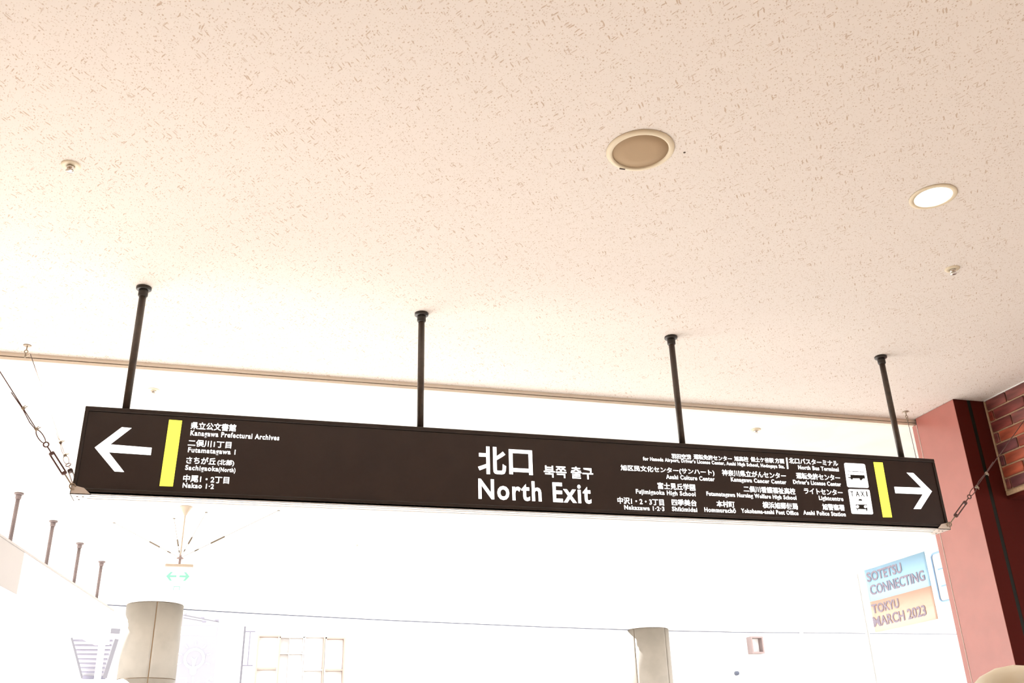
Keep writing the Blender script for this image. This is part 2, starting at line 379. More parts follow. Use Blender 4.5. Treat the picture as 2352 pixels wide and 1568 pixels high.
# lettering: every line is fitted on the face between two points measured in the photograph
def on_face(px, py, y=None): return at_y(px, py, YS if y is None else y)
def text_mesh(s, bold, res=3, ext=.01, size=1.0, shear=0.0, gap=1.0):
    c = bpy.data.curves.new('lettering', 'FONT'); c.body = s; c.offset = bold; c.extrude = ext; c.resolution_u = res; c.size = size; c.shear = shear; c.space_character = gap
    o = bpy.data.objects.new('lettering_tmp', c); C.objects.link(o); bpy.context.view_layer.update()
    me = bpy.data.meshes.new_from_object(o.evaluated_get(bpy.context.evaluated_depsgraph_get()))
    bpy.data.objects.remove(o); bpy.data.curves.remove(c); return me
def put_text(me, origin, ux, uy, un, name, m, parent, label=None, thick=.0015):
    """me in font units -> world; ux, uy are the world vectors of one font unit; un the outward unit normal"""
    org = ORG[parent.name]
    zs = [v.co.z for v in me.vertices]; z0, z1 = min(zs), max(zs)
    for v in me.vertices:
        t = (v.co.z - z0) / max(z1 - z0, 1e-9)
        v.co = origin + ux * v.co.x + uy * v.co.y + un * (thick * t) - org
    me.name = name; me.materials.clear(); me.materials.append(m)
    o = bpy.data.objects.new(name, me); C.objects.link(o); o.parent = parent; ORG[o.name] = org.copy()
    if label: o['label'] = label
    return o
NF = Vector((0, -1, 0)); UX = Vector((1, 0, 0)); UZ = Vector((0, 0, 1))
def local_px(px, py): return (on_face(px, py) - on_face(px, py + 10)).z / 10     # metres per pixel, vertical
def line(s, Lp, Rp, h, cjk, bold=None, m=None, parent=None, y=None):
    """cjk: Lp, Rp are the left and right ends at mid height and h the full height in pixels; latin: ends of the baseline, h the cap height"""
    if bold is None: bold = .014 if cjk else .020
    me = text_mesh(s, bold, gap=1.0 if cjk else 1.14)
    xs = [v.co.x for v in me.vertices]; ys = [v.co.y for v in me.vertices]
    a = on_face(*Lp, y=y); b = on_face(*Rp, y=y); sx = (b.x - a.x) / (max(xs) - min(xs))
    mpp = local_px((Lp[0] + Rp[0]) / 2, (Lp[1] + Rp[1]) / 2) * 1.02
    zc = (a.z + b.z) / 2
    if cjk: sy = h * mpp / (max(ys) - min(ys)); z0 = zc - sy * (max(ys) + min(ys)) / 2
    else: sy = h * mpp / (.69 + 2 * bold); z0 = zc + bold * sy
    return put_text(me, Vector((a.x - sx * min(xs), a.y - .0002, z0)), UX * sx, UZ * sy, NF, 'lettering', m or M['white_lit'], parent or sg)
J = True; E_ = False
rows = [
 ('県立公文書館', (438.3, 976.3), (542.3, 983), 16.5, J), ('Kanagawa Prefectural Archives', (437, 999.3), (641, 1011.4), 11.5, E_),
 ('二俣川1丁目', (431.9, 1016.8), (531.4, 1021.7), 15.5, J), ('Futamatagawa 1', (431.4, 1037.8), (540.3, 1044.1), 11, E_),
 ('さちが丘', (428, 1056.1), (495.7, 1059), 15.5, J), ('(北部)', (499.5, 1062), (537.8, 1063.6), 14, J),
 ('Sachigaoka', (425, 1078.6), (501, 1082.5), 11, E_), ('(North)', (502, 1082.6), (540.3, 1084.6), 9.5, E_),
 ('中尾1・2丁目', (420.9, 1097.7), (526.3, 1102.8), 16, J), ('Nakao 1·2', (419.1, 1119.2), (490.6, 1122.9), 11, E_),
 ('羽田空港', (1542.2, 1047), (1587.2, 1049.4), 11, J), ('運転免許センター', (1593.2, 1049.3), (1680.6, 1052.8), 11, J), ('旭高校', (1686.2, 1053), (1718.5, 1054.5), 11, J),
 ('保土ケ谷駅', (1723.8, 1054.9), (1776.8, 1057.2), 11, J), ('方面', (1779.8, 1057.8), (1800.7, 1058.7), 11, J), ('北口バスターミナル', (1811.9, 1058.2), (1924.2, 1063.4), 12.3, J),
 ("for Haneda Airport, Driver's License Center, Asahi High School, Hodogaya Sta.", (1477.2, 1058.8), (1802.2, 1073.6), 7.8, E_),
 ('North Bus Terminal', (1833.9, 1078), (1926.5, 1081.9), 9, E_),
 ('旭区民文化センター(サンハート)', (1425.5, 1075.5), (1640.4, 1085), 14.5, J), ('Asahi Culture Center', (1530.4, 1099.8), (1641.5, 1104.4), 9.6, E_),
 ('神奈川県立がんセンター', (1658.2, 1085.9), (1804.5, 1092), 14, J), ('Kanagawa Cancer Center', (1679.3, 1106), (1806.2, 1111), 9.3, E_),
 ('運転免許センター', (1828.6, 1092.6), (1928.8, 1096.8), 13.8, J), ("Driver's License Center", (1822.3, 1111.7), (1931.8, 1115.9), 9.3, E_),
 ('富士見丘学園', (1510.3, 1115.2), (1596.4, 1119), 14.8, J), ('Fujimigaoka High School', (1461, 1133.8), (1597.7, 1138.8), 10, E_),
 ('二俣川看護福祉高校', (1708, 1123), (1826.4, 1127.6), 14, J), ('Futamatagawa Nursing Welfare High School', (1623.2, 1139.2), (1829.3, 1146.4), 9.3, E_),
 ('ライトセンター', (1846.7, 1127.2), (1934.7, 1130.7), 13, J), ('Lightcentre', (1881.7, 1148.2), (1937.1, 1150), 9.5, E_),
 ('中沢1・2・3丁目', (1418.2, 1149.4), (1524.4, 1153), 15, J), ('Nakazawa 1·2·3', (1434.2, 1170), (1526, 1173), 9.8, E_),
 ('四季美台', (1542.6, 1153), (1599.6, 1155), 14.3, J), ('Shikimidai', (1543.9, 1173.4), (1601.5, 1175.4), 10, E_),
 ('本村町', (1645.5, 1156.6), (1687, 1158), 14.3, J), ('Hommurachō', (1618.4, 1175.6), (1690.2, 1177.4), 10, E_),
 ('横浜旭郵便局', (1751.5, 1159.6), (1831.9, 1162.5), 14.5, J), ('Yokohama-asahi Post Office', (1703.1, 1178), (1833.9, 1182.2), 9.5, E_),
 ('旭警察署', (1888.8, 1163.8), (1939.3, 1165.6), 14, J), ('Asahi Police Station', (1845.7, 1182), (1942.6, 1185.2), 9.5, E_)]
for s, a, b, h, cj in rows: line(s, a, b, h, cj)
line('北', (1097.6, 1056.0), (1162, 1058.4), 62, J, .024); line('口', (1169, 1060.2), (1222.8, 1062.2), 56, J, .024)
line('북쪽 출구', (1249, 1082), (1362, 1086.8), 27, J, .016); line('North Exit', (1099, 1145.4), (1358.7, 1156), 45.5, E_, .022)
def face_poly(name, pts, m, parent=None, th=.0015, y=None, label=None):
    q = [on_face(*p, y=y) - Vector((0, .0002, 0)) for p in pts]
    return B().prism(q, NF * th).obj(name, m, parent or sg, label=label)
def crop(ox, oy, s): return lambda pts: [(ox + x / s, oy + y / s) for x, y in pts]
c1 = crop(150, 900, 3.92)
face_poly('arrow', c1([(265, 500), (510, 317), (597, 325), (405, 472), (778, 502), (770, 568), (392, 543), (530, 720), (443, 715)]), M['white_lit'])
face_poly('yellow_bar', c1([(935, 250), (1052, 258), (968, 850), (848, 846)]), M['yellow_lit'])
c5 = crop(1900, 1030, 7.35)
face_poly('yellow_bar', c5([(778, 227), (932, 235), (1093, 1160), (940, 1158)]), M['yellow_lit'])
face_poly('arrow', c5([(1765, 722), (1577, 1020), (1457, 1018), (1612, 770), (1150, 752), (1130, 645), (1590, 660), (1340, 405), (1450, 412)]), M['white_lit'])
face_poly('divider_bar', crop(1650, 1020, 7.587)([(1175, 235), (1198, 235), (1220, 430), (1196, 430)]), M['white_lit'])
cp = crop(1930, 1050, 11.2)
def rounded(q, r):
    """round the corners of a quad given in pixels"""
    out = []; n = len(q)
    for i in range(n):
        p = Vector(q[i]); a = (Vector(q[i - 1]) - p).normalized() * r; b = (Vector(q[(i + 1) % n]) - p).normalized() * r
        for k in range(6):
            t = k / 5; out.append(tuple(p + a * (1 - t) ** 2 + b * t ** 2))
    return out
bt = face_poly('bus_tile', rounded(cp([(93, 142), (628, 172), (732, 788), (180, 765)]), 4), M['white_lit'])
tt = face_poly('taxi_tile', rounded(cp([(198, 815), (745, 830), (845, 1468), (290, 1450)]), 4), M['white_lit'])
YT = YS - .0019
def ink(pts, parent): return face_poly('symbol', cp(pts), M['ink'], parent, th=.0008, y=YT)
ink([(258, 448), (620, 462), (636, 548), (582, 546), (552, 580), (540, 594), (522, 592), (500, 572), (494, 542), (324, 540), (308, 574), (290, 574), (262, 538), (204, 530), (204, 508), (262, 510)], bt)
ink([(188, 350), (600, 368), (600, 380), (188, 362)], bt)
for x0 in (194, 246, 336, 428, 520, 592): ink([(x0, 356), (x0 + 6, 356), (x0 + 18, 462), (x0 + 12, 462)], bt)
ink([(194, 440), (200, 440), (210, 512), (204, 512)], bt)
ink([(480, 1070), (548, 1076), (562, 1112), (470, 1106)], tt)
ink([(402, 1112), (470, 1104), (562, 1110), (640, 1124), (640, 1128), (562, 1117), (470, 1112), (402, 1117)], tt)
ink([(396, 1212), (680, 1214), (696, 1340), (686, 1388), (672, 1386), (664, 1336), (452, 1328), (454, 1378), (440, 1376), (430, 1326), (406, 1318)], tt)
for cx in (442, 646):
    face_poly('symbol', cp([(cx + 38 * math.cos(k * math.pi / 10), 1268 + 38 * math.sin(k * math.pi / 10)) for k in range(20)]), M['white_lit'], tt, th=.0006, y=YT - .0009)
for i, (ch, xa, xb) in enumerate((('T', 268, 338), ('A', 394, 490), ('X', 522, 616), ('I', 668, 694))):
    ml = cp([(xa, 938), (xb, 944)]); line(ch, ml[0], ml[1], 11.5, True, .012, M['ink'], tt, y=YT)

# ------------------------------------------------------------------ brace wires with turnbuckles
def brace(A, Bt, label, anchor=True, k=1.0, mt=None, r=.0030):
    """A at the sign, Bt at the ceiling"""
    A = Vector(A); Bt = Vector(Bt); d = (Bt - A); Ln = d.length; d.normalize()
    s = d.cross(Vector((0, 1, 0))).normalized(); w = d.cross(s)
    t = thing('brace_wire', label, 'wire', A, 'brace wires of the long black sign')
    mw = mt or M['wire']; P = lambda a, o=0, q=0: A + d * (a * k) + s * o * k + w * q * k
    hk = B().tube([P(.0) + s * .012 * k * math.sin(a) + d * .014 * k * (1 - math.cos(a)) for a in [i * math.pi * 1.7 / 12 for i in range(13)]], r * 1.1, 8)
    hk.tube([P(.02), P(.085)], r * 1.1, 8); hk.obj('hook', M['steel'], t)
    tb = B()
    tb.tube([P(.085, -.0085), P(.19, -.0085)], r * 1.25, 8).tube([P(.085, .0085), P(.19, .0085)], r * 1.25, 8)
    tb.lathe(P(.078), [(0, 0), (.009 * k, 0), (.0125 * k, .004 * k), (.0125 * k, .014 * k), (0, .014 * k)], 12, d).lathe(P(.183), [(0, 0), (.0125 * k, 0), (.0125 * k, .010 * k), (.008 * k, .014 * k), (0, .014 * k)], 12, d)
    tb.obj('turnbuckle', M['wire'] if mt is None else mt, t)
    rg = B().tube([P(.195), P(.225)], r, 8); rg.tube(ring_pts(P(.237), d, s, .011 * k, 14), r * 1.1, 8, closed=True); rg.obj('eye_end', M['wire'], t)
    cb = B(); lp = [P(.245)] + [P(.245 + .07 * (1 - math.cos(a)) / 2, .013 * math.sin(a)) for a in [i * math.pi / 8 for i in range(1, 8)]] + [P(.315)]
    lp2 = [P(.245 + .07 * (1 - math.cos(a)) / 2, -.010 * math.sin(a)) for a in [i * math.pi / 8 for i in range(0, 9)]]
    cb.tube(lp, r * .8, 6).tube(lp2, r * .8, 6)
    end = Bt - d * (.10 if anchor else 0)
    cb.tube([P(.315), end], r * .8, 6).tube([P(.315, .003), P(.36, .008), P(.43, .003), P(.52, .006)], r * .8, 6); cb.obj('cable', mw, t)
    for a in (.318, .43):
        c = B(); c.lathe(P(a - .006), [(0, 0), (.0075 * k, 0), (.0075 * k, .013 * k), (0, .013 * k)], 10, d); c.tube([P(a, -.020), P(a, .004)], .0022 * k, 6).tube([P(a + .007, -.016), P(a + .007, .004)], .0022 * k, 6)
        c.obj('clamp', M['steel'], t)
    if anchor:
        c = B().lathe(Bt, [(0, -.004), (.018, -.004), (.022, -.0005), (0, -.0005)], 20); c.tube([Bt, Bt - Vector((0, 0, .03))], .0035, 8); c.tube(ring_pts(Bt - Vector((0, 0, .038)), UX, UZ, .009, 14), .0028, 8, closed=True)
        c.tube(ring_pts(Bt - Vector((0, 0, .060)), Vector((0, 1, 0)), UZ, .010, 14, .014), .0026, 8, closed=True)
        c.tube([Bt - Vector((0, 0, .070)), end], r * .8, 6); c.obj('ceiling_eye', M['steel'], t)
    return t
brace((XL + .012, Yf - .006, ZB + .018), at_z(-190, 553, ZC), 'wire brace with turnbuckle from the front left corner of the long black sign', anchor=True)
brace((XR - .012, Yf - .006, ZB + .014), at_z(2462, 813, ZC), 'wire brace with turnbuckle from the front right corner of the sign, crossing the brick')
brace((XL + .01, Yr + .006, ZB + .03), at_z(63, 793, ZC), 'thin wire brace running behind the left end of the long black sign', mt=M['pale_wire'], r=.0026)
brace((XR - .01, Yr + .006, ZB + .03), at_z(2080, 945, ZC), 'thin wire brace behind the right end of the long sign, beside the pillar', mt=M['pale_wire'], r=.0026)

# ------------------------------------------------------------------ things in the ceiling
def speaker(c):
    t = thing('ceiling_speaker', 'round ceiling speaker with cream ring and tan grille', 'speaker', c)
    B().lathe(c, [(.112, -.004), (.114, -.011), (.120, -.013), (.131, -.010), (.137, -.004), (.137, -.0005), (.108, -.0005)], 64).obj('ring', M['cream'], t)
    B().lathe(c, [(0, -.0095), (.06, -.009), (.1125, -.0055), (.1125, -.001)], 64).obj('grille', M['mesh'], t)
    B().box((c.x - .012 - .03, c.y + .119, c.z - .0145), (c.x + .012 - .03, c.y + .125, c.z - .012)).obj('badge', M['groove'], t)
speaker(at_z(1470.5, 344.5, ZC))
def downlight(c, label):
    t = thing('downlight', label, 'light', c, 'round downlights in the near ceiling')
    B().lathe(c, [(.078, .0), (.080, -.006), (.094, -.006), (.101, -.003), (.101, -.0004), (.083, -.0004)], 56).obj('trim_ring', M['cream'], t)
    B().lathe(c, [(.080, -.003), (.076, .03), (.060, .085), (.052, .11)], 48).obj('reflector', M['reflector'], t)
    B().lathe(c, [(0, .060), (.035, .062), (.055, .075), (.060, .10), (.05, .112), (0, .112)], 32).obj('lamp_lens', M['lamp'], t)
downlight(LAMPS[0], 'glowing round downlight in the speckled ceiling right of the speaker')
downlight(LAMPS[1], 'glowing round downlight at the left edge, above the wire anchor')
for c, w in zip(LAMPS[2:], ('behind the eye, nearest the brick header', 'furthest back in the near ceiling', 'right of the brick header', 'behind the brick header')): downlight(c, 'added unseen downlight ' + w)
def sprinkler(c, label):
    t = thing('sprinkler_head', label, 'sprinkler', c, 'sprinkler heads in the ceilings')
    B().lathe(c, [(.014, -.001), (.016, -.007), (.034, -.0045), (.037, -.0005)], 36).obj('cover_plate', M['cream'], t)
    B().lathe(c, [(0, -.022), (.008, -.022), (.0135, -.018), (.0135, -.004), (.010, .0)], 20).obj('body', M['chrome'], t)
    B().lathe(c, [(0, -.032), (.014, -.031), (.016, -.028), (.010, -.0265), (0, -.0265)], 20).obj('deflector', M['chrome'], t)
    a = B()
    for s in (-1, 1): a.tube([(c.x + s * .011, c.y, c.z - .02), (c.x + s * .012, c.y, c.z - .029)], .002, 6)
    a.obj('yoke', M['chrome'], t)
sprinkler(at_z(163, 379, ZC), 'small chrome sprinkler head in the speckled ceiling, top left')
sprinkler(at_z(2187, 617, ZC), 'small chrome sprinkler head in the ceiling below the glowing downlight')
sprinkler(at_z(353, 895, ZL), 'small sprinkler head in the far ceiling right of the leftmost sign rod')
sprinkler(at_z(1736, 986, ZL), 'small sprinkler head in the far ceiling above the small lettering of the sign')
sprinkler(at_z(820, 1250, ZL), 'tiny faint sprinkler head in the far ceiling below the middle of the sign')
c = at_z(1572, 350, ZC)
tag(B().lathe(c, [(0, -.003), (.004, -.002), (.005, -.0004), (0, -.0004)], 12).obj('screw', M['groove'], org=c), 'tiny brown screw head in the ceiling right of the speaker', 'screw')

# light of the two seen downlights, plus unseen ones added to even the ceiling
def lamp_light(c, w):
    l = bpy.data.lights.new('downlight_beam', 'SPOT'); l.energy = w; l.color = (1.0, .86, .72); l.spot_size = math.radians(125); l.spot_blend = .8; l.shadow_soft_size = .05
    o = bpy.data.objects.new('downlight_beam', l); C.objects.link(o); o.location = (c.x, c.y, c.z + .03)
LW = 215.0
for c in LAMPS: lamp_light(c, LW)
# ------------------------------------------------------------------ second hanging sign at the left, running away from the eye
dv = Vector((.1248, 1, 0)).normalized(); nv = Vector((dv.y, -dv.x, 0)); q0 = Vector((-1.844, 8.431, 0))
def along(y, off=0.0, z=0.0): t = (y - q0.y) / dv.y; p = q0 + dv * t + nv * off; return Vector((p.x, p.y, EYE + z))
s2 = thing('hanging_sign', 'long white hanging light box at the left, hung by four thin rods', 'sign', along(9.4, 0, 1.39))
za, zb_ = 1.385, 1.768
def slab(y0, y1, o0, o1, z0, z1, name, m, parent, label=None):
    return B().prism([along(y0, o0, z0), along(y1, o0, z0), along(y1, o1, z0), along(y0, o1, z0)], (0, 0, z1 - z0)).obj(name, m, parent, label=label)
slab(6.9, 11.75, -.09, .06, za, zb_, 'housing', M['white'], s2)
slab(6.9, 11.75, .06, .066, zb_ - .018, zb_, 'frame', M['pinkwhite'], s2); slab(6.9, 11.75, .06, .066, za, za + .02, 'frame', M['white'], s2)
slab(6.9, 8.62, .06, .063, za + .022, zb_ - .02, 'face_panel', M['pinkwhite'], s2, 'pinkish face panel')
slab(8.63, 9.86, .06, .063, za + .022, zb_ - .02, 'face_panel', M['white'], s2)
slab(9.87, 11.74, .06, .063, za + .022, zb_ - .02, 'face_panel', M['white'], s2)
for m_ in [(44, 1132), (123, 1196), (184, 1247), (234, 1289)]:
    p = at_z(*m_, ZL); rod(s2, p.x, p.y, ZL, EYE + zb_ - .002, .0165, M['farrod'], M['farrod'], 1.0)

# ------------------------------------------------------------------ exit sign on a thin pole
YE = 8.694
xe = at_y(412, 1297, YE).x
ex = thing('exit_sign', 'small square emergency exit sign with green arrows on a thin pole', 'sign', (xe, YE, EYE + 1.44))
ha, hb = EYE + 1.443, EYE + 1.672
B().box((xe - .112, YE - .02, ha), (xe + .112, YE + .03, hb), .006).obj('light_box', M['exit_white'], ex)
B().box((xe - .116, YE - .026, hb), (xe + .116, YE + .034, hb + .024), .005).obj('top_cap', M['exit_cream'], ex)
B().tube([(xe, YE, hb + .02), (xe, YE, ZL - .05)], .0065, 10).obj('pole', M['exit_cream'], ex)
B().lathe((xe, YE, ZL), [(0, -.085), (.012, -.08), (.022, -.055), (.050, -.012), (.055, -.004), (.055, -.0005), (0, -.0005)], 32).obj('ceiling_rose', M['exit_cream'], ex)
B().lathe((xe, YE, hb + .075), [(0, -.006), (.028, -.004), (.030, .004), (0, .008)], 20).obj('wire_hub', M['pink_frame'], ex)
B().tube([(xe, YE, hb + .02), (xe, YE, hb + .10)], .011, 12).obj('sleeve', M['pink_frame'], ex)
gp = lambda pts: [Vector((xe + x, YE - .0202, ha + .125 + z)) for x, z in pts]
for s in (-1, 1):
    b = B(); b.prism(gp([(s * .012, .031), (s * .064, .031), (s * .044, .058), (s * .064, .058), (s * .096, .022), (s * .064, -.016), (s * .044, -.016), (s * .064, .013), (s * .012, .013)]), (0, -.001, 0)); b.obj('arrow', M['green_lit'], ex)
b = B().prism(gp([(-.026, -.062), (-.020, -.062), (-.020, -.094), (-.026, -.094)]), (0, -.001, 0)); b.prism(gp([(.020, -.062), (.026, -.062), (.026, -.094), (.020, -.094)]), (0, -.001, 0))
b.prism(gp([(-.020, -.062), (.020, -.062), (.020, -.067), (-.020, -.067)]), (0, -.001, 0)); b.obj('doorway_symbol', M['green_lit'], ex)
for pxz, tx in (((640, 1172), 'right'), ((262, 1200), 'left'), ((474, 1176), 'back'), ((400, 1190), 'front')):
    e = at_z(*pxz, ZL); a = Vector((xe, YE, hb + .078)); d = (e - a)
    b = B().tube([a, e], .0022, 6); b.tube([a + d * .30, a + d * .44], .0075, 8); b.tube([a + d * .14, a + d * .18], .006, 8); b.lathe(e, [(0, -.006), (.012, -.004), (.014, -.0005), (0, -.0005)], 12)
    b.obj('stay_wire', M['stay'], ex)

# ------------------------------------------------------------------ round columns under the canopy edge
def column(cx, cy, r, seam, zj, label):
    t = thing('column', label, 'column', (cx, cy, 0), 'round columns under the canopy edge'); top = ZL - .006
    B().lathe((cx, cy, 0), [(0, 0), (r - .012, 0), (r - .012, top), (0, top)], 64).obj('core', M['stone_gap'], t)
    rowsz = [(0, zj - .88), (zj - .875, zj - .004), (zj + .004, top - .003)]
    for z0, z1 in rowsz:
        for q in range(4):
            a0 = seam + q * math.pi / 2 + .006 / r; a1 = seam + (q + 1) * math.pi / 2 - .006 / r; b = B(); n = 18; vs = []
            for i in range(n + 1):
                a = a0 + (a1 - a0) * i / n
                for rr in (r, r - .016):
                    for z in (z0, z1): vs.append((cx + rr * math.cos(a), cy + rr * math.sin(a), z))
            fs = []
            for i in range(n):
                k = 4 * i; fs += [(k, k + 4, k + 5, k + 1), (k + 2, k + 3, k + 7, k + 6), (k + 1, k + 5, k + 7, k + 3), (k, k + 2, k + 6, k + 4)]
            fs += [(0, 1, 3, 2), (4 * n, 4 * n + 2, 4 * n + 3, 4 * n + 1)]
            b.add(vs, fs); o = b.obj('cladding_panel', M['stone'], t)
            o.data.polygons.foreach_set('use_smooth', [(abs(p.normal.z) < .5) and p.index < n * 4 and p.index % 4 == 0 for p in o.data.polygons])
    return t
p = at_z(353, 1380, ZL); c0 = Vector((p.x, p.y + .37, 0)); sp = at_y(355, 1420, c0.y - .37)
column(c0.x, c0.y, .375, math.atan2(-.365, sp.x - c0.x + .01), at_y(345, 1556, c0.y - .36).z, 'thick round beige column at the lower left, clad in stone panels')
p = at_z(1519, 1440, ZL); c1_ = Vector((p.x - .12, p.y + .37, 0))
column(c1_.x, c1_.y, .385, math.atan2(-.34, .20), at_y(1540, 1640, c1_.y - .36).z, 'round beige column at the lower middle, under the curved canopy edge')

# ------------------------------------------------------------------ glass screen with poster at the right
gx = 7.0
gs = thing('glass_screen', 'tall clear glass screen in slim white frames behind the red pillar', 'screen', (gx, 9, 0))
for y0, y1 in ((7.3, 8.2), (8.2, 9.82), (9.82, 11.2)):
    B().box((gx + .013, y0 + .02, .05), (gx + .021, y1 - .02, EYE + 1.98)).obj('pane', M['glass'], gs)
for y in (7.3, 8.2, 9.82, 11.2): B().box((gx + .012, y - .02, 0), (gx + .045, y + .02, EYE + 2.0), .003).obj('mullion', M['white'], gs)
B().box((gx + .012, 7.28, EYE + 1.995), (gx + .06, 11.22, ZL - .001), .003).obj('head_beam', M['white'], gs)
B().box((gx + .012, 7.28, 0), (gx + .05, 11.22, .06), .003).obj('bottom_rail', M['white'], gs)
# poster: upper half sky blue, lower half orange, left end curling off the glass
ya, yb = 8.547, 9.600; z1, zm, z0 = EYE + 1.990, EYE + 1.632, EYE + 1.292
po = thing('poster', 'blue and orange poster with the words connecting and March 2023, on glass', 'poster', (gx - .004, (ya + yb) / 2, z0))
def curl(t):   # t: 0 at the right edge, 1 at the left (far) edge
    return gx - .004 - (.022 * max(0, (t - .82) / .18) ** 1.6)
def sheet(za_, zb2, name, m):
    b = B(); n = 24; vs = []; fs = []
    for i in range(n + 1):
        t = i / n; y = ya + (yb - ya) * t
        for z in (za_, zb2): vs.append((curl(t), y, z))
    for i in range(n): fs.append((2 * i, 2 * i + 2, 2 * i + 3, 2 * i + 1))
    b.add(vs, fs, True); o = b.obj(name, m, po); md = o.modifiers.new('thickness', 'SOLIDIFY'); md.thickness = .001; return o
sheet(zm, z1, 'blue_half', M['sky_blue']); sheet(z0, zm, 'orange_half', M['orange'])
cs = crop(1950, 1200, 4.261)
def wall_text(s, Lp, Rp, cap, m, bold=.02):
    me = text_mesh(s, bold)
    xs = [v.co.x for v in me.vertices]; a = at_x(*Lp, gx - .006); b = at_x(*Rp, gx - .006)
    s_ = (a.y - b.y) / (max(xs) - min(xs)); z = (a.z + b.z) / 2; mp = abs((at_x(*Lp, gx - .006) - at_x(Lp[0], Lp[1] + 10, gx - .006)).z) / 10 * 1.0
    o = put_text(me, Vector((0, 0, 0)), Vector((0, -1, 0)) * s_, UZ * (cap * mp / .70), Vector((-1, 0, 0)), 'lettering', m, po, thick=.0008)
    org = ORG[po.name]
    for v in o.data.vertices:
        v.co += Vector((0, a.y + s_ * min(xs), z)); t = (v.co.y + org.y - ya) / (yb - ya); v.co.x += curl(t) - .006
    return o
for s, l_, r_, cap in (('SOTETSU', (195, 572), (525, 490), 22), ('CONNECTING', (225, 698), (752, 575), 23), ('TOKYU', (245, 880), (498, 835), 21), ('MARCH 2023', (262, 1010), (765, 915), 23)):
    a, b = cs([l_, r_]); wall_text(s, a, b, cap, M['grey_ink'])
# outlined notice right of it, half hidden by the pillar
nb = thing('notice', 'white notice with a rounded blue outline, half hidden by the red pillar', 'notice', (gx - .004, 8.2, EYE + 1.43))
y0, y1, za2, zb3 = 7.75, 8.462, EYE + 1.44, EYE + 1.945
def rrect(y0, y1, z0, z1, r, x):
    out = []
    for cy, cz, a0 in ((y0 + r, z0 + r, math.pi), (y1 - r, z0 + r, 1.5 * math.pi), (y1 - r, z1 - r, 0), (y0 + r, z1 - r, .5 * math.pi)):
        for i in range(7): a = a0 + i * math.pi / 12; out.append(Vector((x, cy + r * math.cos(a), cz + r * math.sin(a))))
    return out
B().prism(rrect(y0, y1, za2, zb3, .05, gx - .001), (-.003, 0, 0)).obj('board', M['white'], nb)
B().tube(rrect(y0 + .006, y1 - .006, za2 + .006, zb3 - .006, .045, gx - .008), .010, 6, closed=True).obj('outline', M['outline_blue'], nb)
for z in (EYE + 1.77, EYE + 1.60): B().box((gx - .0055, 7.95, z - .008), (gx - .004, 8.40, z + .008)).obj('line', M['outline_blue'], nb)

# ------------------------------------------------------------------ across the plaza: white building with faint details
YF = 24.0
def fp(px, py, y=YF): return at_y(px, py, y)
bd = thing('building', 'overexposed white building across the plaza with peach framed windows', 'building', (5, YF, 0))
B().box((-22, YF + .25, 0), (34, YF + 9, 5.5)).obj('wall', M['facade'], bd)
def window(pa, pb, fw, mf, transom=None, mullion=None, y=YF):
    a = fp(*pa, y); b = fp(*pb, y); x0, x1 = a.x, b.x; zt = (a.z + fp(pb[0], pa[1], y).z) / 2; zb = b.z
    f = B(); f.box((x0, y, zt - fw), (x1, y + .26, zt)).box((x0, y, zb), (x1, y + .26, zb + fw)).box((x0, y, zb + fw), (x0 + fw, y + .26, zt - fw)).box((x1 - fw, y, zb + fw), (x1, y + .26, zt - fw))
    if transom: z = fp(pa[0], transom, y).z; f.box((x0 + fw, y + .02, z - fw * .6), (x1 - fw, y + .2, z + fw * .6))
    if mullion:
        for mx in mullion: f.box((fp(mx, pa[1], y).x - fw * .4, y + .03, zb + fw), (fp(mx, pa[1], y).x + fw * .4, y + .2, zt - fw))
    w = f.obj('window', mf, bd)
    B().box((x0 + fw, y + .21, zb + fw), (x1 - fw, y + .235, zt - fw)).obj('pane', M['white'], w)
window((593, 1458), (634, 1630), .035, M['orange_frame'], transom=1535)
window((697, 1460), (742, 1640), .030, M['faint'], transom=1538)
window((744, 1463), (786, 1640), .035, M['orange_frame'], transom=1538)
window((640, 1462), (692, 1640), .022, M['faint'], transom=1500, mullion=[666])
window((1724, 1461), (1757, 1500), .04, M['pink_frame'])
for x in (1667, 1849, 1930):
    a = fp(x, 1462); B().box((a.x - .012, YF + .2, 2.5), (a.x + .012, YF + .251, a.z)).obj('wall_joint', M['faint'], bd)
a = fp(1701, 1544); B().lathe((a.x, YF + .25, a.z), [(0, -.12), (.05, -.10), (.06, 0), (0, 0)], 16, Vector((0, 1, 0))).obj('lamp', M['bluegrey'], bd)
# banner bracket on a slim pole
a = fp(575, 1450, 20.5); b2 = fp(568, 1528, 20.5); c2 = fp(569, 1450, 20.5)
bp_ = thing('sign_post', 'slim grey post with a narrow bracket frame, left of the peach windows', 'post', (c2.x - .06, 20.5, 0))
B().tube([(c2.x - .06, 20.5, -.03), (c2.x - .06, 20.5, c2.z + .1)], .02, 10).obj('post', M['slat'], bp_)
B().tube([(a.x, 20.5, b2.z), (a.x, 20.5, a.z)], .012, 8).obj('side_bar', M['lavender'], bp_)
for z in (a.z, b2.z): B().tube([(c2.x - .06, 20.5, z), (a.x + .10, 20.5, z)], .014, 8).obj('bracket', M['lavender'], bp_)
